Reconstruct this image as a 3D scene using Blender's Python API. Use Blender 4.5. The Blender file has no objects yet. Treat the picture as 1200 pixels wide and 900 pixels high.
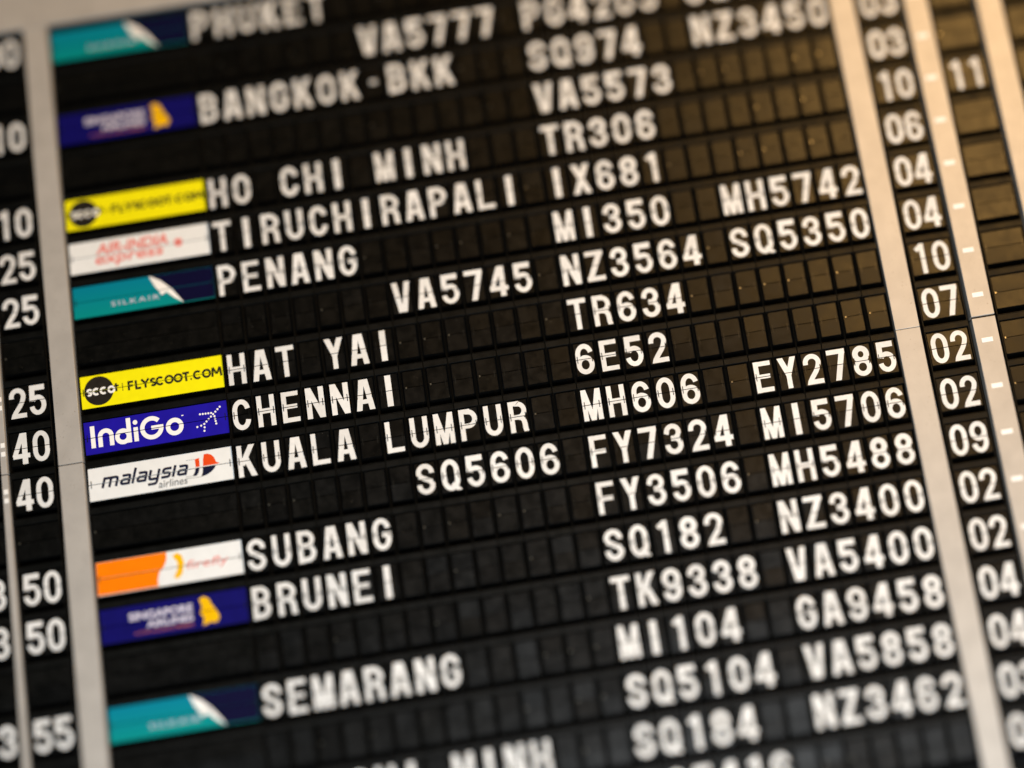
import bpy, bmesh, math, random
from mathutils import Matrix, Vector

random.seed(11)
SC = bpy.context.scene
COL = SC.collection

# ------------------------------------------------------------------ camera
P = 0.05                      # one character column, metres
R = P * 1.903601              # one row of the board
Z0 = 2.40                     # height of the board's reference row
U0, V0 = 13.0, 10.0           # reference column / row
FPX = 2000.0
cam_d = bpy.data.cameras.new('camera')
cam = bpy.data.objects.new('camera', cam_d)
COL.objects.link(cam)
ROT = Matrix(((0.9870192, 0.1598018, -0.0160139),
              (0.0216483, -0.2311834, -0.9726693),
              (-0.1591365, 0.9596966, -0.2316419)))
LOC = Vector((0.1245926, -3.3509216, Z0 - 0.710984))
cam.matrix_world = Matrix.Translation(LOC) @ ROT.to_4x4()
cam_d.sensor_width = 36.0
cam_d.lens = FPX / 1200 * 36
cam_d.shift_x = -0.1336556
cam_d.shift_y = -0.0309686
cam_d.clip_end = 60
cam_d.clip_start = 0.05
cam_d.dof.use_dof = True
cam_d.dof.focus_distance = 3.437
cam_d.dof.aperture_fstop = 0.126
cam_d.dof.aperture_blades = 0
SC.camera = cam

# ------------------------------------------------------------------ light
W = bpy.data.worlds.new('World')
SC.world = W
W.use_nodes = True
bg = W.node_tree.nodes['Background']
bg.inputs[0].default_value = (0.5, 0.85, 1.0, 1)
bg.inputs[1].default_value = 0.03


def area(name, loc, target, size, power, color):
    d = bpy.data.lights.new(name, 'AREA')
    d.shape = 'DISK'
    d.size = size
    d.energy = power
    d.color = color
    o = bpy.data.objects.new(name, d)
    COL.objects.link(o)
    o.location = loc
    o.rotation_euler = (Vector(target) - Vector(loc)).to_track_quat('-Z', 'Y').to_euler()
    return o


area('warm_hall_lamp', (1.8, -3.0, Z0 + 1.75), (0.3, 0, Z0 + 0.2), 2.0, 120, (1.0, 0.55, 0.16))
area('cool_hall_daylight', (0.25, -3.1, Z0 - 2.2), (0.0, 0, Z0 - 0.1), 1.6, 172, (0.90, 0.96, 1.0))

SC.view_settings.view_transform = 'Standard'
SC.view_settings.look = 'None'
SC.view_settings.exposure = 0.0
SC.view_settings.gamma = 1.0
SC.cycles.max_bounces = 5


# ------------------------------------------------------------------ materials
def node_mat(name, color, rough=0.5, spec=0.5, var=0.0, var_scale=60.0, rough_var=0.0, speck=None,
             bump=0.0, bump_scale=800.0, obj_var=0.0, metallic=0.0):
    m = bpy.data.materials.new(name)
    m.use_nodes = True
    nt = m.node_tree
    N, L = nt.nodes, nt.links
    b = N['Principled BSDF']
    b.inputs['Metallic'].default_value = metallic
    b.inputs['Specular IOR Level'].default_value = spec
    b.inputs['Roughness'].default_value = rough
    b.inputs['Base Color'].default_value = (*color, 1)
    tc = N.new('ShaderNodeTexCoord')
    oi = N.new('ShaderNodeObjectInfo')
    off = N.new('ShaderNodeVectorMath'); off.operation = 'ADD'
    sc = N.new('ShaderNodeMath'); sc.operation = 'MULTIPLY'; sc.inputs[1].default_value = 37.0
    L.new(oi.outputs['Random'], sc.inputs[0])
    L.new(tc.outputs['Object'], off.inputs[0]); L.new(sc.outputs[0], off.inputs[1])
    vec = off.outputs[0]
    col_out = None
    if var or obj_var:
        n = N.new('ShaderNodeTexNoise'); n.inputs['Scale'].default_value = var_scale
        n.inputs['Detail'].default_value = 5
        L.new(vec, n.inputs['Vector'])
        mr = N.new('ShaderNodeMapRange')
        mr.inputs['From Min'].default_value = 0.3; mr.inputs['From Max'].default_value = 0.7
        mr.inputs['To Min'].default_value = 1 - var; mr.inputs['To Max'].default_value = 1 + var
        L.new(n.outputs['Fac'], mr.inputs['Value'])
        mo = N.new('ShaderNodeMapRange')
        mo.inputs['To Min'].default_value = 1 - obj_var; mo.inputs['To Max'].default_value = 1 + obj_var
        L.new(oi.outputs['Random'], mo.inputs['Value'])
        mu = N.new('ShaderNodeMath'); mu.operation = 'MULTIPLY'
        L.new(mr.outputs[0], mu.inputs[0]); L.new(mo.outputs[0], mu.inputs[1])
        vm = N.new('ShaderNodeVectorMath'); vm.operation = 'SCALE'
        vm.inputs[0].default_value = color
        L.new(mu.outputs[0], vm.inputs['Scale'])
        col_out = vm.outputs[0]
    if speck:
        sc_col, sc_scale, thr = speck
        n2 = N.new('ShaderNodeTexNoise'); n2.inputs['Scale'].default_value = sc_scale
        n2.inputs['Detail'].default_value = 3
        L.new(vec, n2.inputs['Vector'])
        r2 = N.new('ShaderNodeMapRange')
        r2.inputs['From Min'].default_value = thr; r2.inputs['From Max'].default_value = thr + 0.04
        L.new(n2.outputs['Fac'], r2.inputs['Value'])
        mx = N.new('ShaderNodeMix'); mx.data_type = 'RGBA'
        L.new(r2.outputs[0], mx.inputs['Factor'])
        if col_out:
            L.new(col_out, mx.inputs[6])
        else:
            mx.inputs[6].default_value = (*color, 1)
        mx.inputs[7].default_value = (*sc_col, 1)
        col_out = mx.outputs[2]
    if col_out:
        L.new(col_out, b.inputs['Base Color'])
    if rough_var:
        n3 = N.new('ShaderNodeTexNoise'); n3.inputs['Scale'].default_value = 45
        n3.inputs['Detail'].default_value = 6
        L.new(vec, n3.inputs['Vector'])
        r3 = N.new('ShaderNodeMapRange')
        r3.inputs['From Min'].default_value = 0.3; r3.inputs['From Max'].default_value = 0.7
        r3.inputs['To Min'].default_value = rough - rough_var; r3.inputs['To Max'].default_value = rough + rough_var
        L.new(n3.outputs['Fac'], r3.inputs['Value'])
        L.new(r3.outputs[0], b.inputs['Roughness'])
    if bump:
        n4 = N.new('ShaderNodeTexNoise'); n4.inputs['Scale'].default_value = bump_scale
        L.new(vec, n4.inputs['Vector'])
        bp = N.new('ShaderNodeBump'); bp.inputs['Strength'].default_value = bump
        bp.inputs['Distance'].default_value = 0.0004
        L.new(n4.outputs['Fac'], bp.inputs['Height'])
        L.new(bp.outputs[0], b.inputs['Normal'])
    return m


M_FLAP = node_mat('flap_plastic', (0.0014, 0.0013, 0.0009), 0.36, 0.33, var=0.35, var_scale=90, rough_var=0.06,
                  obj_var=0.45, speck=((0.10, 0.092, 0.075), 430, 0.725), bump=0.25, bump_scale=900)
M_HOUSE = node_mat('housing_plastic', (0.0024, 0.0026, 0.0022), 0.46, 0.19, var=0.3, var_scale=70, rough_var=0.08,
                   obj_var=0.25, bump=0.2)
M_VOID = node_mat('housing_inside', (0.002, 0.002, 0.002), 0.8, 0.1)
M_HINGE = node_mat("hinge_metal", (0.006, 0.006, 0.005), 0.3, 0.6, obj_var=0.9)
M_BACK = node_mat('back_panel_paint', (0.003, 0.003, 0.003), 0.8, 0.1, var=0.2)
M_WHITE = node_mat('white_print', (0.72, 0.735, 0.735), 0.6, 0.1, var=0.06, var_scale=130, obj_var=0.06,
                   speck=((0.40, 0.38, 0.35), 600, 0.745))
M_STRIP = node_mat('painted_metal', (0.455, 0.435, 0.405), 0.45, 0.4, var=0.07, var_scale=22,
                   speck=((0.30, 0.27, 0.23), 260, 0.685), bump=0.12, bump_scale=1500, metallic=0.15)
M_MARK = node_mat('white_mark', (0.9, 0.9, 0.88), 0.6, 0.1, var=0.03)
M_YEL = node_mat('yellow_print', (0.86, 0.80, 0.003), 0.6, 0.1, var=0.04)
M_BLACKP = node_mat('black_print', (0.018, 0.015, 0.012), 0.6, 0.1, var=0.2)
M_BLUE = node_mat('blue_print', (0.012, 0.006, 0.33), 0.6, 0.1, var=0.08)
M_NAVY = node_mat('navy_print', (0.004, 0.003, 0.11), 0.6, 0.1, var=0.1)
M_DEEP = node_mat('deep_navy_print', (0.002, 0.002, 0.026), 0.6, 0.1, var=0.1)
M_INK = node_mat('dark_ink', (0.006, 0.008, 0.03), 0.6, 0.1)
M_RED = node_mat('red_print', (0.75, 0.07, 0.01), 0.6, 0.1, var=0.06)
M_PINK = node_mat('pale_red_print', (0.76, 0.21, 0.18), 0.6, 0.1, var=0.06)
M_TAG = node_mat('dull_red_print', (0.35, 0.10, 0.07), 0.6, 0.1)
M_GOLD = node_mat('gold_print', (0.85, 0.48, 0.0), 0.6, 0.1, var=0.05)
M_ORANGE = node_mat('orange_print', (0.90, 0.21, 0.0), 0.6, 0.1, var=0.04)
M_GREYP = node_mat('grey_print', (0.16, 0.17, 0.18), 0.6, 0.1)
M_DKGREY = node_mat('dark_grey_print', (0.06, 0.065, 0.075), 0.6, 0.1)
M_LILAC = node_mat('pale_lilac_print', (0.62, 0.60, 0.72), 0.6, 0.1)
M_PANELW = node_mat('white_panel', (0.78, 0.81, 0.82), 0.6, 0.1, var=0.03,
                    speck=((0.45, 0.45, 0.43), 500, 0.74))


def teal_mat():                                   # printed teal that runs from blue at the top to green at the foot
    m = node_mat('teal_print', (0.0, 0.3, 0.3), 0.6, 0.1)
    nt = m.node_tree
    tc = nt.nodes.new('ShaderNodeTexCoord')
    sx = nt.nodes.new('ShaderNodeSeparateXYZ')
    mr = nt.nodes.new('ShaderNodeMapRange')
    mr.inputs['From Min'].default_value = -0.7 * P; mr.inputs['From Max'].default_value = 0.7 * P
    rp = nt.nodes.new('ShaderNodeValToRGB')
    rp.color_ramp.elements[0].color = (0.0, 0.25, 0.235, 1)
    rp.color_ramp.elements[1].color = (0.0, 0.20, 0.31, 1)
    nt.links.new(tc.outputs['Object'], sx.inputs[0])
    nt.links.new(sx.outputs['Z'], mr.inputs['Value'])
    nt.links.new(mr.outputs[0], rp.inputs[0])
    nt.links.new(rp.outputs[0], nt.nodes['Principled BSDF'].inputs['Base Color'])
    return m


M_TEAL = teal_mat()


# ------------------------------------------------------------------ helpers
def mesh_from(name, bm, mats):
    me = bpy.data.meshes.new(name)
    bm.normal_update()
    bm.to_mesh(me); bm.free()
    for m in mats:
        me.materials.append(m)
    return me


def link(name, me, parent=None, loc=(0, 0, 0), rx=0.0):
    o = bpy.data.objects.new(name, me)
    COL.objects.link(o)
    o.parent = parent
    o.location = loc
    o.rotation_euler = (rx, 0, 0)
    return o


def empty(name, loc, label, cat, group=None):
    o = bpy.data.objects.new(name, None)
    o.empty_display_size = 0.01
    COL.objects.link(o)
    o.location = loc
    o['label'] = label; o['category'] = cat
    if group:
        o['group'] = group
    return o


def add_box(bm, x0, x1, y0, y1, z0, z1, mi=0):
    r = bmesh.ops.create_cube(bm, size=1.0)
    vs = r['verts']
    for v in vs:
        v.co = Vector((x0 + (v.co.x + .5) * (x1 - x0), y0 + (v.co.y + .5) * (y1 - y0), z0 + (v.co.z + .5) * (z1 - z0)))
    for f in {f for v in vs for f in v.link_faces}:
        f.material_index = mi
    return vs


def bevel_edges(bm, test, off, seg=1):
    es = [e for e in bm.edges if test(e)]
    bmesh.ops.bevel(bm, geom=es, offset=off, segments=seg, affect='EDGES', profile=0.5)


def housing_mesh(name, hw, rim):
    """black plastic bezel of one tile: a ring with a deeper ledge on top, sunk walls and a back, one connected skin"""
    bm = bmesh.new()
    ox, zb, zt = hw - 0.010 * P, -0.497 * R, 0.497 * R
    ix, izb, izt = hw - rim, -0.493 * R, 0.375 * R
    D = 0.5 * P
    of = [bm.verts.new((x, 0, z)) for x, z in ((-ox, zb), (ox, zb), (ox, zt), (-ox, zt))]
    inf = [bm.verts.new((x, 0, z)) for x, z in ((-ix, izb), (ix, izb), (ix, izt), (-ix, izt))]
    ib = [bm.verts.new((v.co.x, D * 0.9, v.co.z)) for v in inf]
    ob = [bm.verts.new((v.co.x, D, v.co.z)) for v in of]
    for i in range(4):
        j = (i + 1) % 4
        bm.faces.new((of[i], of[j], inf[j], inf[i]))
        f = bm.faces.new((inf[i], inf[j], ib[j], ib[i])); f.material_index = 1
        bm.faces.new((of[j], of[i], ob[i], ob[j]))
    f = bm.faces.new(ib); f.material_index = 1
    bm.faces.new(list(reversed(ob)))
    bmesh.ops.recalc_face_normals(bm, faces=bm.faces[:])
    bevel_edges(bm, lambda e: all(abs(v.co.y) < 1e-6 for v in e.verts) and
                (all(v in of for v in e.verts) or all(v in inf for v in e.verts)), 0.012 * P)
    return mesh_from(name, bm, [M_HOUSE, M_VOID])


FZT, FZB, GAP = 0.349 * R, -0.352 * R, 0.0075 * R


def flap_mesh(name, hw, top, mat, hx):
    """one half flap, origin on its front face at the split; two hinge notches are cut in the edge at the split"""
    bm = bmesh.new()
    g = GAP
    d, w = 0.045 * R, 0.016 * P
    e = FZT if top else -FZB
    prof = [(-hw, g)]
    for c in (-hx, hx):
        prof += [(c - w, g), (c - w, g + d), (c + w, g + d), (c + w, g)]
    prof += [(hw, g), (hw, e), (-hw, e)]
    s = 1 if top else -1
    front = [bm.verts.new((x, 0, s * z)) for x, z in prof]
    back = [bm.verts.new((x, 0.03 * P, s * z)) for x, z in prof]
    bm.faces.new(front); bm.faces.new(list(reversed(back)))
    n = len(prof)
    for i in range(n):
        j = (i + 1) % n
        bm.faces.new((front[j], front[i], back[i], back[j]))
    bmesh.ops.recalc_face_normals(bm, faces=bm.faces[:])
    return mesh_from(name, bm, [mat])


def hinge_mesh(mat, h, w):
    bm = bmesh.new()
    add_box(bm, -w * P, w * P, -0.012 * P, 0.03 * P, -h * R, h * R)
    bevel_edges(bm, lambda e: True, 0.003 * P)
    return mesh_from('hinge', bm, [mat])


M_GLINT = node_mat('hinge_glint_metal', (0.35, 0.33, 0.27), 0.3, 0.5, metallic=0.9)  # pale colour that paints a bright glint on some hinges
ME_HINGE = hinge_mesh(M_HINGE, 0.078, 0.017)
ME_GLINT = hinge_mesh(M_GLINT, 0.02, 0.03)  # short pale bar used as the painted glint


# ------------------------------------------------------------------ lettering: strokes of even width
def arc(cx, cz, rx, rz, a0, a1, n=None):
    n = n or max(3, int(abs(a1 - a0) / 9))
    return [(cx + rx * math.cos(math.radians(a0 + (a1 - a0) * i / n)),
             cz + rz * math.sin(math.radians(a0 + (a1 - a0) * i / n))) for i in range(n + 1)]


LAYER = 0.000012


class Art:
    """flat print: polygons in the x-z plane, each piece laid a hair above the one before"""
    def __init__(self, s=1.0, sx=None, base=0):
        self.bm = bmesh.new(); self.n = base; self.mats = []; self.s = s; self.sx = sx or s

    def mi(self, m):
        if m not in self.mats:
            self.mats.append(m)
        return self.mats.index(m)

    def y(self):
        self.n += 1
        return -0.0001 - self.n * LAYER

    def poly(self, pts, m):
        y = self.y()
        vs = [self.bm.verts.new((x * self.sx, y, z * self.s)) for x, z in pts]
        f = self.bm.faces.new(vs); f.material_index = self.mi(m)

    def stroke(self, pts, w, m, closed=False, dx=0.0):
        pts = [Vector(p) for p in pts]
        out = [pts[0]]
        for p in pts[1:]:
            if (p - out[-1]).length > 1e-5:
                out.append(p)
        if closed and (out[0] - out[-1]).length < 1e-5:
            out.pop()
        pts = out; n = len(pts); y = self.y(); pairs = []
        for i, p in enumerate(pts):
            a = pts[i - 1] if (i or closed) else None
            b = pts[(i + 1) % n] if (i < n - 1 or closed) else None
            d0 = (p - a).normalized() if a is not None else (b - p).normalized()
            d1 = (b - p).normalized() if b is not None else d0
            n0, n1 = Vector((-d0.y, d0.x)), Vector((-d1.y, d1.x))
            nn = n0 + n1
            nn = nn.normalized() if nn.length > 1e-6 else n0
            k = w / 2 / max(0.5, nn.dot(n0))
            pairs.append((p + nn * k, p - nn * k))
        vs = [(self.bm.verts.new(((q.x + dx) * self.sx, y, q.y * self.s)),
               self.bm.verts.new(((r.x + dx) * self.sx, y, r.y * self.s))) for q, r in pairs]
        mi = self.mi(m)
        for i in range(n if closed else n - 1):
            j = (i + 1) % n
            f = self.bm.faces.new((vs[i][0], vs[i][1], vs[j][1], vs[j][0])); f.material_index = mi

    def disc(self, cx, cz, r, m, n=40, rz=None):
        self.poly(arc(cx, cz, r, rz or r, 0, 360 - 360 / n, n - 1), m)

    def text(self, s, x0, x1, z, h, m, shear=0.0, off=0.0, ref='H', space=1.0):
        """built-in face, scaled so the text runs from x0 to x1 and its reference letter is h tall"""
        def mesh_of(t):
            c = bpy.data.curves.new('type', 'FONT'); c.body = t; c.size = 1; c.shear = shear; c.offset = off
            c.space_character = space; c.resolution_u = 4
            o = bpy.data.objects.new('type', c); COL.objects.link(o)
            dg = bpy.context.evaluated_depsgraph_get(); dg.update()
            me = bpy.data.meshes.new_from_object(o.evaluated_get(dg))
            bpy.data.objects.remove(o); bpy.data.curves.remove(c)
            return me
        r = mesh_of(ref); rh = max(v.co.y for v in r.vertices); bpy.data.meshes.remove(r)
        me = mesh_of(s)
        xs = [v.co.x for v in me.vertices]; lo, hi = min(xs), max(xs)
        y = self.y(); mi = self.mi(m)
        vs = [self.bm.verts.new(((x0 + (v.co.x - lo) / (hi - lo) * (x1 - x0)) * self.sx, y, (z + v.co.y / rh * h) * self.s))
              for v in me.vertices]
        for p in me.polygons:
            try:
                f = self.bm.faces.new([vs[i] for i in p.vertices]); f.material_index = mi
            except ValueError:
                pass
        bpy.data.meshes.remove(me)

    def half(self, name, top, hw):
        """the part of the print that falls on the upper or the lower flap, or None"""
        bm = self.bm.copy()

        def cut(co, no):
            bmesh.ops.bisect_plane(bm, geom=bm.verts[:] + bm.edges[:] + bm.faces[:], plane_co=co, plane_no=no,
                                   clear_outer=True, dist=1e-7)
        if top:
            cut((0, 0, GAP), (0, 0, -1)); cut((0, 0, FZT * 0.985), (0, 0, 1))
        else:
            cut((0, 0, -GAP), (0, 0, 1)); cut((0, 0, FZB * 0.97), (0, 0, -1))
        cut((hw, 0, 0), (1, 0, 0)); cut((-hw, 0, 0), (-1, 0, 0))
        if not bm.faces:
            bm.free(); return None
        for f in bm.faces:
            if f.normal.y > 0:
                f.normal_flip()
        return mesh_from(name, bm, self.mats)


S, X, ZC = 0.152, 0.204, 0.424
UP = arc(0, .1325, X, .285, 0, 180)
DN = arc(0, -.1325, X, .285, 180, 360)
STEM = [(-X, .5), (-X, -.5)]
BAR = lambda z, a=-.2875, b=.2875: [(a, z), (b, z)]
G = {
    'O': [(UP + DN, S, 1)], '0': [(UP + DN, S, 1)],
    'Q': [(UP + DN, S, 1), ([(.03, -.27), (.27, -.53)], .13, 0)],
    'C': [(UP[1:] + DN[:-1], S, 0)],
    'G': [(UP[1:] + DN + [(X, .0)], S, 0), (BAR(-.02, .01, .2875), .15, 0)],
    'S': [([(X, .17)] + arc(0, .2, X, .2075, 0, 180) + [(-.188, .15), (-.15, .075), (0, -.005), (.15, -.085), (.188, -.16)]
           + arc(0, -.2, X, .2075, 0, -180) + [(-X, -.17)], S, 0)],
    '1': [([(.06, .5), (.06, -.5)], S, 0), ([(-.15, .29), (.06, .44)], .15, 0)],
    '2': [([(-X, .15)] + arc(0, .2, X, .2075, 180, 0) + [(.188, .12), (.15, .02), (.08, -.1), (-.06, -.28), (-.14, -.40), (-.19, -.56)], S, 0),
          (BAR(-ZC, -.2), S, 0)],
    '3': [([(-X, .17)] + arc(0, .215, .185, .1925, 180, -72), S, 0),
          (arc(0, -.195, X, .2125, 78, -180) + [(-X, -.17)], S, 0), (BAR(.018, -.07, .06), .16, 0)],
    '4': [([(.115, .5), (.115, -.5)], .175, 0), ([(.10, .58), (-.235, -.24)], .155, 0), (BAR(-.235), .15, 0)],
    '5': [(BAR(.41, -.2575, .25), .18, 0), ([(-.17, .49), (-.19, -.02)], .17, 0),
          (arc(0, -.155, X, .2525, 142, -172), S, 0)],
    '6': [(arc(0, .15, X, .2675, 12, 180) + [(-X, -.19)], S, 0), (arc(0, -.185, X, .2325, 0, 360), S, 1)],
    '9': [(arc(0, -.15, X, .2675, 192, 360) + [(X, .19)], S, 0), (arc(0, .185, X, .2325, 0, 360), S, 1)],
    '7': [(BAR(ZC), S, 0), ([(.205, .42), (-.055, -.56)], .175, 0)],
    '8': [(arc(0, .2175, .178, .19, 0, 360), .175, 1), (arc(0, -.195, X, .2125, 0, 360), S, 1)],
    'A': [([(-.215, -.56), (-.045, .56)], .17, 0), ([(.215, -.56), (.045, .56)], .17, 0), (BAR(-.22, -.14, .14), .14, 0)],
    'B': [(STEM, S, 0), ([(-X, ZC), (.01, ZC)] + arc(.01, .215, .165, .1925, 90, -90) + [(-X, .0225)], S * .95, 0),
          ([(-X, .0225), (.02, .0225)] + arc(.02, -.1925, .175, .215, 90, -90) + [(-X, -ZC)], S, 0)],
    'D': [(STEM, S, 0), ([(-X, ZC), (0, ZC)] + arc(0, .1325, X, .275, 90, 0) + arc(0, -.1325, X, .275, 0, -90) + [(-X, -ZC)], S, 0)],
    'E': [(STEM, S, 0), (BAR(ZC, -.2, .255), S * .95, 0), (BAR(.01, -.2, .205), S * .9, 0), (BAR(-ZC, -.2, .265), S * .95, 0)],
    'F': [(STEM, S, 0), (BAR(ZC, -.2, .255), S * .95, 0), (BAR(-.02, -.2, .205), S * .9, 0)],
    'H': [(STEM, S, 0), ([(X, .5), (X, -.5)], S, 0), (BAR(0, -.2, .2), .16, 0)],
    'I': [([(0, .5), (0, -.5)], .19, 0)],
    'K': [(STEM, S, 0), ([(-.15, -.12), (.24, .58)], .165, 0), ([(-.02, .10), (.235, -.58)], .17, 0)],
    'L': [(STEM, S, 0), (BAR(-ZC, -.2, .265), S * .95, 0)],
    'M': [([(-.235, .5), (-.235, -.5)], .16, 0), ([(.235, .5), (.235, -.5)], .16, 0),
          ([(-.245, .60), (.01, -.54)], .15, 0), ([(.245, .60), (-.01, -.54)], .15, 0)],
    'N': [([(-.205, .5), (-.205, -.5)], .165, 0), ([(.205, .5), (.205, -.5)], .165, 0), ([(-.23, .58), (.23, -.58)], .165, 0)],
    'P': [(STEM, S, 0), ([(-X, ZC), (0, ZC)] + arc(0, .185, X, .2225, 90, -90) + [(-X, -.0375)], S, 0)],
    'R': [(STEM, S, 0), ([(-X, ZC), (0, ZC)] + arc(0, .195, X, .2125, 90, -90) + [(-X, -.0175)], S * .97, 0),
          ([(.0, -.02), (.10, -.05), (.165, -.13), (.185, -.25), (.19, -.40), (.225, -.55)], S, 0)],
    'T': [(BAR(ZC), S, 0), ([(0, .45), (0, -.5)], S, 0)],
    'U': [([(-X, .5), (-X, -.12)] + arc(0, -.1525, X, .255, 180, 360) + [(X, -.12), (X, .5)], S, 0)],
    'V': [([(-.215, .56), (-.04, -.56)], .17, 0), ([(.215, .56), (.04, -.56)], .17, 0)],
    'X': [([(-.23, .58), (.23, -.58)], .17, 0), ([(.23, .58), (-.23, -.58)], .17, 0)],
    'Y': [([(-.235, .58), (0, -.06)], .17, 0), ([(.235, .58), (0, -.06)], .17, 0), ([(0, .02), (0, -.5)], S, 0)],
    'Z': [(BAR(ZC), S, 0), (BAR(-ZC), S, 0), ([(.19, .42), (-.19, -.42)], .18, 0)],
    '-': [(BAR(0, -.11, .11), .13, 0)],
}
GH = 0.672 * R
_glyph = {}


def glyph_halves(text, hw):
    """[(name, upper mesh, lower mesh)] for one character, or for the two digits printed on one wide flap"""
    if text in _glyph:
        return _glyph[text]
    pos = [0.0] if len(text) == 1 else [-0.405 * P / GH, 0.405 * P / GH]
    k = 1.0 if len(text) == 1 else 0.93
    out = []
    for ch, dx in zip(text, pos):
        a = Art(GH)
        for pts, w, closed in G[ch]:
            pts = [(p[0] * k, p[1]) for p in pts]
            a.stroke(pts, w * (1 if k == 1 else .97), M_WHITE, bool(closed), dx)
        for sg in (1, -1):                        # keep every stroke inside the letter's own height
            bmesh.ops.bisect_plane(a.bm, geom=a.bm.verts[:] + a.bm.edges[:] + a.bm.faces[:],
                                   plane_co=(0, 0, sg * GH / 2), plane_no=(0, 0, sg), clear_outer=True)
        nm = 'printed_digit' if ch.isdigit() else 'printed_letter'
        out.append((nm, a.half(nm, True, hw), a.half(nm, False, hw)))
        a.bm.free()
    _glyph[text] = out
    return out


# ------------------------------------------------------------------ board layout
def bx(u):
    return (u - U0) * P


def bz(v):
    return Z0 - (v - V0) * R


RI = ROT.transposed()


def in_frame(u0, u1, v0, v1, mrg=0):
    """does this patch of the board show in the photograph's frame"""
    xs, ys = [], []
    for u in (u0, u1):
        for v in (v0, v1):
            c = RI @ (Vector((bx(u), 0, bz(v))) - LOC)
            xs.append(600 + 160.39 + FPX * c.x / -c.z); ys.append(450 - 37.16 - FPX * c.y / -c.z)
    return max(xs) > -mrg and min(xs) < 1200 + mrg and max(ys) > -mrg and min(ys) < 900 + mrg


# the black sheet everything is mounted on
bm = bmesh.new()
add_box(bm, bx(-14), bx(38), 0.52 * P, 0.72 * P, bz(22), bz(-3))
o = link('back_panel', mesh_from('back_panel', bm, [M_BACK]))
o['label'] = 'black back panel behind all the flap tiles and dividers'; o['category'] = 'back panel'

# cream header above the first row
bm = bmesh.new()
add_box(bm, bx(-14), bx(24), -0.14 * P, 0.5 * P, bz(-0.535), bz(-3.4))
bevel_edges(bm, lambda e: True, 0.02 * P, 2)
o = link('header_panel', mesh_from('header_panel', bm, [M_STRIP]))
o['label'] = 'beige header panel across the top left corner above the first row'; o['category'] = 'header panel'

GRP_STRIP = 'painted metal divider strips between the columns'


def strip(u0, u1, v0, v1, label, marks=None):
    bm = bmesh.new()
    w, h = (u1 - u0) * P, (v1 - v0) * R
    add_box(bm, -w / 2, w / 2, -0.12 * P, 0.5 * P, 0, h)
    bevel_edges(bm, lambda e: True, 0.014 * P, 2)
    root = empty('divider_strip', (bx((u0 + u1) / 2), 0, bz(v1)), label, 'divider strip', GRP_STRIP)
    link('strip_body', mesh_from('strip_body', bm, [M_STRIP]), root)
    for kind, u, v, mw, mh in marks or []:
        b2 = bmesh.new()
        add_box(b2, -mw * P / 2, mw * P / 2, -0.012 * P, 0.01 * P, -mh * R / 2, mh * R / 2)
        bevel_edges(b2, lambda e: True, 0.004 * P)
        link(kind, mesh_from(kind, b2, [M_MARK]), root, (bx(u) - root.location.x, -0.12 * P, bz(v) - bz(v1)))


SEAM = 9.487
SG = 0.011
TOP, BOT = -0.528, 21.0
colon = lambda v: [('colon_dot', -9.60, v - .115, .17, .10), ('colon_dot', -9.60, v + .075, .17, .10)]
strip(-9.74, -9.49, 4.0, SEAM - SG, 'thin grey divider at the left edge left of the 25 and upper 40', colon(8 - .03) + colon(9 - .03))
strip(-9.74, -9.49, SEAM + SG, BOT, 'thin grey divider left of the lower 40, the two 50s and 55', colon(10 - .03))
strip(-7.44, -6.465, TOP, SEAM - SG, 'broad grey divider left of the yellow and teal logo panels, above the seam')
strip(-7.44, -6.465, SEAM + SG, BOT, 'broad grey divider left of the white and orange logo panels, below the seam')
strip(26.545, 27.535, TOP, SEAM - SG * .5, 'broad cream divider between NZ3450 and the upper two digit numbers')
strip(26.545, 27.535, SEAM + SG * .5, BOT, 'broad cream divider right of EY2785 and GA9458, below the seam')
dash = lambda rows: [('dash_mark', 30.10, v, .45, .098) for v in rows]
strip(29.655, 30.605, TOP, SEAM - SG * 2, 'cream divider with white dashes left of the number 11, above the seam', dash(range(1, 10)))
strip(29.655, 30.605, SEAM + SG * 2, BOT, 'cream divider with white dashes at the right edge, below the seam', dash(range(10, 15)))
strip(32.66, 33.67, TOP, SEAM - SG, 'cream divider right of the number 11 in the top right corner')

# ------------------------------------------------------------------ tiles
ORD = ['', 'first', 'second', 'third', 'fourth', 'fifth', 'sixth', 'seventh', 'eighth', 'ninth', 'tenth', 'eleventh', 'twelfth',
       'thirteenth', 'fourteenth', 'fifteenth', 'sixteenth', 'seventeenth', 'eighteenth', 'nineteenth', 'twentieth']
HW_CH, HW_WD, HW_LG = 0.5 * P, 0.93 * P, 2.955 * P
H_CH = housing_mesh('housing', HW_CH, 0.036 * P)
H_WD = housing_mesh('housing', HW_WD, 0.06 * P)
H_LG = housing_mesh('housing', HW_LG, 0.035 * P)
F_CH = [flap_mesh('flap', 0.388 * P, t, M_FLAP, 0.30 * P) for t in (True, False)]
F_WD = [flap_mesh('flap', 0.83 * P, t, M_FLAP, 0.755 * P) for t in (True, False)]
F_LG = {}
YF = 0.075 * P                                    # how far the flaps stand back in the housing


def logo_flaps(mat):
    if mat not in F_LG:
        F_LG[mat] = [flap_mesh('flap', 2.90 * P, t, mat, 2.80 * P) for t in (True, False)]
    return F_LG[mat]


PARTS = {}


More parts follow.
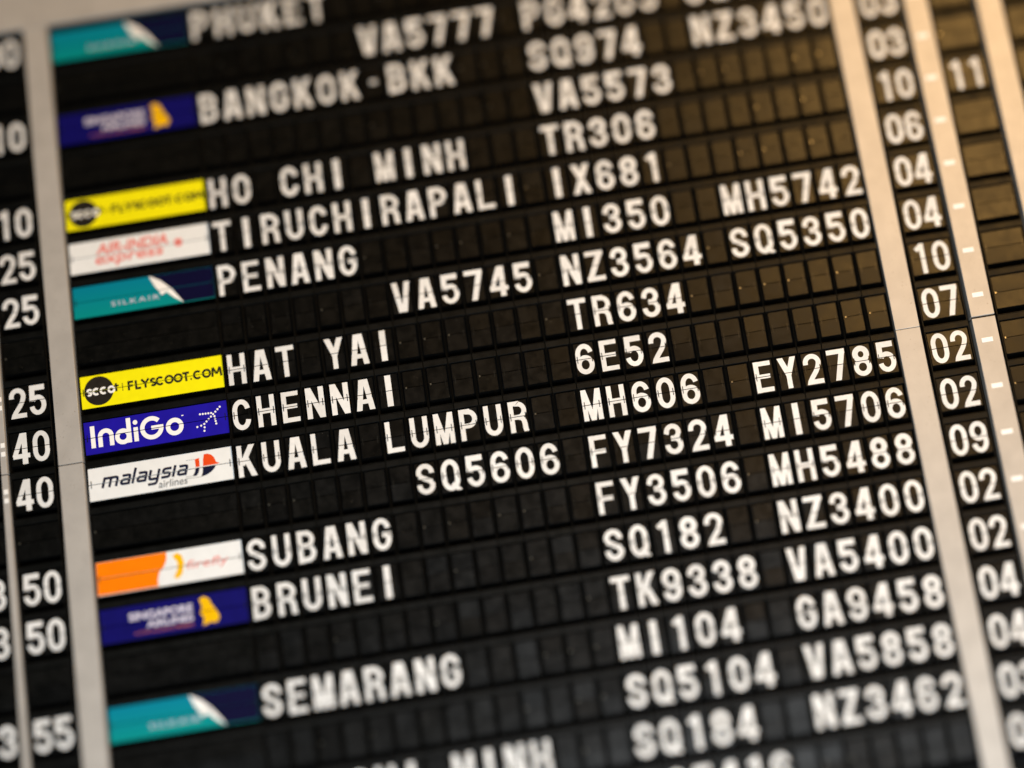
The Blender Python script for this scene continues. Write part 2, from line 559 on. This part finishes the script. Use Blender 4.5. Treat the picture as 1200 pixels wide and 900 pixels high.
def tile(name, u, v, house, flaps, halves, hx, label, cat, group):
    root = empty(name, (bx(u), 0, bz(v + .5)), label, cat, group)
    c = (0, 0, R / 2)
    link('housing', house, root, c)
    for k, (fname, top) in enumerate((('upper_flap', True), ('lower_flap', False))):
        tilt = random.gauss(0, 1.3)
        f = link(fname, flaps[k], root, (0, YF, R / 2), math.radians(max(-2.6, min(2.6, tilt))))
        for h in halves or []:
            if h[k + 1]:
                link(h[0], h[k + 1], f)
    for s in (-1, 1):
        shiny = not halves and s < 0 and random.random() < 0.3
        link('hinge', ME_GLINT if shiny else ME_HINGE, root, (s * hx, YF, R / 2))
    return root


# ------------------------------------------------------------------ airline logo art (panel units of one column, origin at the centre)
def art_yellow():
    e, a = Art(P), Art(P, base=14)
    e.disc(-2.17, 0, .60, M_BLACKP, 48)
    for cx, t in ((-2.28, 'c'), (-1.98, 'c'), (-1.66, 'o')):
        if t == 'c':
            a.stroke(arc(cx, -.02, .115, .115, 50, 310), .085, M_MARK)
        else:
            a.stroke(arc(cx, -.02, .115, .115, 0, 360), .085, M_MARK, True)
    a.stroke([(-2.46, .07)] + arc(-2.56, .04, .07, .06, 40, 200) + [(-2.6, .0), (-2.5, -.04)] + arc(-2.56, -.085, .07, .055, 40, -150), .075, M_MARK)
    a.stroke([(-1.46, .2), (-1.46, -.14)], .085, M_BLACKP)
    a.stroke([(-1.56, .09), (-1.35, .09)], .06, M_BLACKP)
    a.stroke([(-1.2, .16), (-1.2, -.16)], .03, M_BLACKP)
    # FLYSCOOT.COM in round even strokes
    w, z0, z1 = .088, -.185, .185
    zc = 0
    x = -.98

    def st(p):
        a.stroke(p, w, M_BLACKP)
    st([(x + .03, z1), (x + .03, z0)]); st([(x, z1 - .03), (x + .22, z1 - .03)]); st([(x, .0), (x + .2, .0)])
    x = -.68; st([(x + .03, z1), (x + .03, z0)]); st([(x, z0 + .03), (x + .22, z0 + .03)])
    x = -.42; st([(x, z1), (x + .15, .0)]); st([(x + .30, z1), (x + .15, .0)]); st([(x + .15, .02), (x + .15, z0)])
    x = -.06; st([(x + .19, .11)] + arc(x + .11, .075, .085, .06, 50, 200) + [(x + .06, .02), (x + .16, -.03)] + arc(x + .11, -.075, .09, .06, 30, -150))
    st(arc(.33, 0, .14, .145, 45, 315))
    a.stroke(arc(.70, 0, .145, .145, 0, 360), w, M_BLACKP, True)
    a.stroke(arc(1.07, 0, .145, .145, 0, 360), w, M_BLACKP, True)
    x = 1.25; st([(x, z1 - .03), (x + .28, z1 - .03)]); st([(x + .14, z1), (x + .14, z0)])
    a.stroke([(1.56, -.13), (1.62, -.13)], .066, M_BLACKP)
    st(arc(1.86, 0, .14, .145, 45, 315))
    a.stroke(arc(2.23, 0, .145, .145, 0, 360), w, M_BLACKP, True)
    x = 2.46; st([(x, z0), (x + .03, z1)]); st([(x + .36, z0), (x + .33, z1)])
    st([(x + .035, z1 + .01), (x + .18, -.08)]); st([(x + .325, z1 + .01), (x + .18, -.08)])
    return [('emblem', e), ('lettering', a)]


def art_blue():
    e, a = Art(P), Art(P, base=14); w = .178; m = M_MARK
    b, t = -.42, .48
    a.stroke([(-2.57, t), (-2.57, b)], w, m)
    a.stroke([(-2.28, b), (-2.28, .0)] + arc(-2.05, .0, .23, .22, 180, 0) + [(-1.82, b)], w, m)
    a.stroke(arc(-1.36, -.13, .235, .235, 0, 360), w, m, True)
    a.stroke([(-1.105, t + .1), (-1.105, b)], w, m)
    a.stroke([(-.83, .16), (-.83, b)], w, m); a.disc(-.83, .36, .095, m, 20)
    a.stroke(arc(-.18, .03, .385, .385, 42, 360), w, m)
    a.stroke([(-.2, .03), (.2875, .03)], w * .9, m)
    a.stroke(arc(.74, -.07, .27, .27, 0, 360), w, m, True)
    a.stroke([(1.05, .33), (1.13, .33)], .04, m)

    def dots(x0, z0, x1, z1, n):
        for i in range(n):
            k = i / (n - 1)
            e.disc(x0 + (x1 - x0) * k, z0 + (z1 - z0) * k, .042, m, 10)
    dots(2.62, .44, 1.93, -.16, 8)
    dots(1.80, .26, 2.25, .24, 5); dots(2.37, .09, 2.41, -.22, 4)
    dots(1.64, -.24, 1.80, -.21, 2); dots(1.93, -.30, 1.91, -.44, 2)
    return [('emblem', e), ('lettering', a)]


def art_white():
    e, a = Art(P), Art(P, base=14)
    w = .104
    A_ = ([(.02, .376), (.27, .376), (.325, .355), (.34, .30), (.34, 0)], [(.34, .044), (.09, .044), (.035, .075), (.03, .13), (.045, .185), (.10, .21), (.34, .21)])
    WORD = [(.54, ([(0, .42), (0, 0)], [(0, .376), (.45, .376), (.52, .35), (.54, .29), (.54, 0)], [(.27, .376), (.27, 0)])),
            (.34, A_), (0, ([(0, .62), (0, 0)],)), (.34, A_),
            (.34, ([(0, .42), (0, .12), (.02, .065), (.08, .044), (.34, .044)], [(.34, .42), (.34, -.06), (.32, -.13), (.25, -.155), (.0, -.155)])),
            (.31, ([(.34, .376), (.09, .376), (.035, .35), (.02, .295), (.035, .235), (.09, .21), (.24, .21), (.295, .185), (.31, .13), (.295, .07), (.24, .044), (-.01, .044)],)),
            (0, ([(0, .46), (0, 0)],)), (.34, A_)]
    x = -2.30
    for wd, strokes in WORD:
        for p in strokes:
            a.stroke([(x + px + .30 * (pz - .2), pz - .20) for px, pz in p], w, M_INK)
        x += wd + w + .057
    a.text('airlines', -.12, 1.04, -.56, .19, M_DKGREY, shear=.12, ref='x')
    e.poly([(1.71, .04), (1.73, .30), (1.78, .52), (1.94, .52), (2.08, .45), (2.18, .33), (2.22, .20), (2.25, .13), (2.40, .06), (2.24, .04)], M_RED)
    e.poly([(1.70, .01), (2.23, .01), (2.16, -.12), (2.02, -.24), (1.84, -.33), (1.60, -.38), (1.67, -.22)], M_INK)
    e.poly([(1.40, .37), (1.58, .40), (1.575, .04), (1.415, .04)], M_RED)
    e.poly([(1.41, .01), (1.57, .01), (1.52, -.18), (1.42, -.31), (1.26, -.30), (1.36, -.16)], M_INK)
    e.stroke([(1.05, .38), (1.4, .37)], .014, M_GREYP); e.stroke([(.98, -.30), (1.28, -.29)], .014, M_GREYP)
    e.stroke([(1.05, -.36), (1.6, -.38)], .014, M_GREYP)
    return [('emblem', e), ('lettering', a)]


def art_teal():
    e, a = Art(P), Art(P, base=14)
    e.poly([(.25, .70), (2.95, .70), (2.95, -.72), (1.62, -.72)], M_DEEP)
    e.poly([(.25, .70), (.72, .42), (1.15, .0), (1.62, -.68), (1.25, -.42), (.95, -.12), (.72, -.22), (.60, .02), (.48, .2)], M_MARK)
    a.text('SILKAIR', -1.35, .62, -.36, .20, M_LILAC, off=.0, space=1.3)
    return [('emblem', e), ('lettering', a)]


def art_navy():
    e, a = Art(P), Art(P, base=14)
    a.text('SINGAPORE', -1.78, .75, .08, .30, M_LILAC, off=.03)
    a.text('AIRLINES', -1.10, .75, -.28, .28, M_LILAC, off=.03)
    a.text('A STAR ALLIANCE MEMBER', -1.60, .75, -.50, .13, M_TAG, off=.01)
    e.poly([(1.02, .50), (1.22, .58), (1.42, .45), (1.50, .22), (1.66, -.02), (1.78, -.30), (1.66, -.50), (1.40, -.46), (1.10, -.56),
            (1.16, -.25), (1.02, -.05), (1.12, .18)], M_GOLD)
    return [('emblem', e), ('lettering', a)]


def art_pale():
    e, a = Art(P), Art(P, base=14)
    a.text('AIR-INDIA', -1.80, 1.20, .04, .46, M_PINK, shear=.2, off=.03)
    a.text('express', -1.85, 1.0, -.38, .30, M_PINK, shear=.2, off=.02, ref='x')
    e.disc(1.62, .02, .18, M_PINK, 16)
    return [('emblem', e), ('lettering', a)]


def art_orange():
    e, a = Art(P), Art(P, base=14)
    e.poly([(-2.95, .70), (-.08, .70), (-.10, .35), (-.22, .1), (-.42, -.1), (-.50, -.4), (-.48, -.72), (-2.95, -.72)], M_ORANGE)
    e.poly([(.14, .46), (.34, .56), (.52, .42), (.58, .10), (.48, -.30), (.30, -.48), (.14, -.40), (.30, -.1), (.32, .2)], M_GOLD)
    a.text('firefly', .68, 2.35, -.16, .34, M_PINK, shear=.15, ref='f')
    return [('emblem', e), ('lettering', a)]


LOGOS = {
    'yellow': (art_yellow, M_YEL), 'blue': (art_blue, M_BLUE), 'white': (art_white, M_PANELW), 'teal': (art_teal, M_TEAL),
    'navy': (art_navy, M_NAVY), 'pale': (art_pale, M_PANELW), 'orange': (art_orange, M_PANELW)}
_logo = {}


def logo_halves(k):
    if k not in _logo:
        out = []
        for nm, a in LOGOS[k][0]():
            out.append((nm, a.half(nm, True, 2.893 * P), a.half(nm, False, 2.893 * P)))
            a.bm.free()
        _logo[k] = out
    return _logo[k]


# name, minute, hour, logo, city, {column: flight}, right number, far right number
ROWS = [
    ('00', None, 'teal', 'PHUKET', {}, None, None),
    (None, None, None, '', {7: 'VA5777', 14: 'PG4203', 21: 'SQ5052'}, None, None),
    ('10', None, 'navy', 'BANGKOK-BKK', {14: 'SQ974', 21: 'NZ3450'}, '03', None),
    (None, None, None, '', {14: 'VA5573'}, '03', None),
    ('10', None, 'yellow', 'HO CHI MINH', {14: 'TR306'}, '10', '11'),
    ('25', None, 'pale', 'TIRUCHIRAPALI', {14: 'IX681'}, '06', None),
    ('25', None, 'teal', 'PENANG', {14: 'MI350', 21: 'MH5742'}, '04', None),
    (None, None, None, '', {7: 'VA5745', 14: 'NZ3564', 21: 'SQ5350'}, '04', None),
    ('25', None, 'yellow', 'HAT YAI', {14: 'TR634'}, '10', None),
    ('40', None, 'blue', 'CHENNAI', {14: '6E52'}, '07', None),
    ('40', None, 'white', 'KUALA LUMPUR', {14: 'MH606', 21: 'EY2785'}, '02', None),
    (None, None, None, '', {7: 'SQ5606', 14: 'FY7324', 21: 'MI5706'}, '02', None),
    ('50', '13', 'orange', 'SUBANG', {14: 'FY3506', 21: 'MH5488'}, '09', None),
    ('50', '13', 'navy', 'BRUNEI', {14: 'SQ182', 21: 'NZ3400'}, '02', None),
    (None, None, None, '', {14: 'TK9338', 21: 'VA5400'}, '02', None),
    ('55', '13', 'teal', 'SEMARANG', {14: 'MI104', 21: 'GA9458'}, '04', None),
    (None, None, None, '', {14: 'SQ5104', 21: 'VA5858'}, '04', None),
    (None, None, None, 'HO CHI MINH', {14: 'SQ184', 21: 'NZ3462'}, '03', None),
    (None, None, None, '', {14: 'SQ5416'}, '02', None),
]
# what one can read of the words the frame cuts
SHOWN = {'SQ5052': 'the cut off code right of PG4203', 'SQ5416': 'the code cut by the bottom edge'}
LOGO_LABEL = {
    (0, 'teal'): 'teal and navy airline logo panel left of PHUKET, at the top left',
    (2, 'navy'): 'navy airline logo panel with gold bird left of BANGKOK-BKK',
    (4, 'yellow'): 'blurred yellow airline logo panel with black circle left of HO CHI MINH',
    (5, 'pale'): 'white airline logo panel with pale red writing left of TIRUCHIRAPALI',
    (6, 'teal'): 'teal and navy airline logo panel with white wave left of PENANG',
    (8, 'yellow'): 'sharp bright yellow airline logo panel with black circle left of HAT YAI',
    (9, 'blue'): 'bright blue logo panel with white letters and dotted aeroplane left of CHENNAI',
    (10, 'white'): 'white logo panel with slanted dark letters and red kite left of KUALA LUMPUR',
    (12, 'orange'): 'half orange half white airline logo panel left of SUBANG',
    (13, 'navy'): 'navy airline logo panel with gold bird left of BRUNEI',
    (15, 'teal'): 'teal and navy airline logo panel with white wave left of SEMARANG'}


def words_of(r):
    """[(first column, text, phrase for labels)] of a row, the city cut at its spaces for neighbours"""
    _, _, _, city, fl, _, _ = ROWS[r]
    out = []
    c = 0
    for w in city.split(' '):
        if w:
            ph = w
            if city == 'HO CHI MINH':
                ph = f"{w} in the {'upper' if r == 4 else 'bottom'} HO CHI MINH"
            out.append((c, w, ph))
        c += len(w) + 1
    for k in sorted(fl):
        out.append((k, fl[k], SHOWN.get(fl[k], fl[k])))
    return out


ROW_HINT = {1: 'PHUKET', 3: 'BANGKOK-BKK', 7: 'PENANG', 11: 'KUALA LUMPUR', 14: 'BRUNEI', 16: 'SEMARANG', 18: 'the bottom HO CHI MINH'}

for r, (mins, hour, logo, city, fl, num, num2) in enumerate(ROWS):
    ws = words_of(r)
    at = {}
    for c0, w, ph in ws:
        for i, ch in enumerate(w):
            at[c0 + i] = (ch, i, w, ph)
    for c in range(27):
        if not in_frame(c - .5, c + .5, r - .5, r + .5):
            continue
        if c in at:
            ch, i, w, ph = at[c]
            same = [j for j, x in enumerate(w) if x == ch]
            kind = 'number' if ch.isdigit() else ('letter' if ch.isalpha() else 'hyphen')
            if len(same) > 1:
                lab = f'white {ch}, {ORD[same.index(i) + 1]} {ch} of {ph}, on black flap tile'
            elif kind == 'hyphen':
                lab = 'white hyphen between BANGKOK and BKK on its black flap tile'
            else:
                lab = f'white {ch} of {ph}, on its black flap tile'
            fg = c >= 14 or c0 == 7 or (c >= 7 and not city)
            tile({'number': 'number_tile', 'letter': 'letter_tile', 'hyphen': 'letter_tile'}[kind], c, r, H_CH, F_CH,
                 glyph_halves(ch, 0.39 * P), 0.30 * P, lab, 'number tile' if kind == 'number' else 'letter tile',
                 'flap tiles spelling the flight numbers' if fg else 'flap tiles spelling the destinations')
        else:
            left = [x for x in ws if x[0] + len(x[1]) <= c]
            right = [x for x in ws if x[0] > c]
            if left:
                x = left[-1]; n = c - (x[0] + len(x[1])) + 1
                lab = f'empty dark flap tile, {ORD[n]} to the right of {x[2]}'
                if right and n == 1 and right[0][0] == c + 1:
                    lab = f'empty dark flap tile between {x[2].split(" in ")[0]} and {right[0][2]}'
            elif right:
                x = right[0]; n = x[0] - c
                lab = f'empty dark flap tile, {ORD[n]} to the left of {x[2]}'
            else:
                lab = 'empty dark flap tile in a row without writing'
            tile('blank_tile', c, r, H_CH, F_CH, None, 0.30 * P, lab, 'blank tile', 'blank flap tiles')
    # airline panel
    if in_frame(-6.36, -.56, r - .5, r + .5):
        if logo:
            t = tile('logo_panel', -3.46, r - .015, H_LG, logo_flaps(LOGOS[logo][1]), logo_halves(logo), 2.80 * P,
                     LOGO_LABEL[(r, logo)], 'logo panel', 'airline logo panels')
        else:
            below = f'below the logo panel of {ROW_HINT[r]}' if r in ROW_HINT else 'left of the bottom HO CHI MINH'
            if r == 18:
                below = 'lowest in its column'
            tile('blank_logo_tile', -3.46, r - .015, H_LG, logo_flaps(M_FLAP), None, 2.80 * P,
                 f'wide empty black flap panel {below}', 'blank tile', 'blank logo tiles')
    # minutes, hours
    who = {0: 'teal panel of PHUKET', 2: 'navy panel of BANGKOK-BKK', 4: 'yellow panel of HO CHI MINH', 5: 'panel of TIRUCHIRAPALI',
           6: 'teal panel of PENANG', 8: 'yellow panel of HAT YAI', 9: 'blue panel of CHENNAI', 10: 'white panel of KUALA LUMPUR',
           12: 'orange panel of SUBANG', 13: 'navy panel of BRUNEI', 15: 'teal panel of SEMARANG'}
    hint = ROW_HINT.get(r, 'the bottom HO CHI MINH')
    if in_frame(-9.4, -7.5, r - .5, r + .5):
        if mins:
            seen = {0: 'cut off 0', 2: 'cut off 10'}.get(r, mins)
            tile('minute_tile', -8.53, r - .03, H_WD, F_WD, glyph_halves(mins, .83 * P), .755 * P,
                 f'black tile with white {seen}, left of the {who[r]}', 'minute tile', 'minute tiles')
        else:
            tile('blank_minute_tile', -8.53, r - .03, H_WD, F_WD, None, .755 * P,
                 f'empty black wide tile in the minutes column, just below the row of {hint}' if r in ROW_HINT
                 else 'empty black wide tile in the minutes column, in the row of SQ184', 'blank tile', 'blank minute tiles')
    if in_frame(-11.7, -9.83, r - .5, r + .5) and r > 9:
        if hour:
            tile('hour_tile', -10.72, r - .03, H_WD, F_WD, glyph_halves(hour, .83 * P), .755 * P,
                 f'black tile with a white 3 cut by the left edge, in the row of {city}', 'hour tile', 'hour tiles')
        else:
            tile('blank_hour_tile', -10.72, r - .03, H_WD, F_WD, None, .755 * P,
                 f'empty black tile at the left edge, in the row {"just below " + hint if r in ROW_HINT else "of " + (city or "x")}', 'blank tile', 'blank hour tiles')
    # numbers on the right
    last = ws[-1][2]
    if in_frame(27.7, 29.58, r - .5, r + .5) and num:
        seen = num
        tile('gate_tile', 28.60, r, H_WD, F_WD, glyph_halves(num, .83 * P), .755 * P,
             f'black tile with white {seen} in the right column, in the row of {last}' if r < 17 else
             f'black tile with a white 0 cut by the right edge, level with {last}' if r < 18 else 'black tile with a white 0 cut by the right edge, lowest of its column', 'number tile', 'two digit number tiles')
    if in_frame(30.7, 32.6, r - .5, r + .5):
        if num2:
            tile('gate_tile', 31.63, r, H_WD, F_WD, glyph_halves(num2, .83 * P), .755 * P,
                 'black tile with white 11 between the two cream dividers', 'number tile', 'two digit number tiles')
        else:
            tile('blank_gate_tile', 31.63, r, H_WD, F_WD, None, .755 * P,
                 f'empty dark wide tile right of the dashed divider, level with {last}', 'blank tile', 'blank wide tiles')
    if in_frame(33.8, 35.6, r - .5, r + .5):
        tile('blank_gate_tile', 34.68, r, H_WD, F_WD, None, .755 * P,
             f'empty dark wide tile at the right edge beyond the last divider, level with {last}', 'blank tile', 'blank wide tiles')
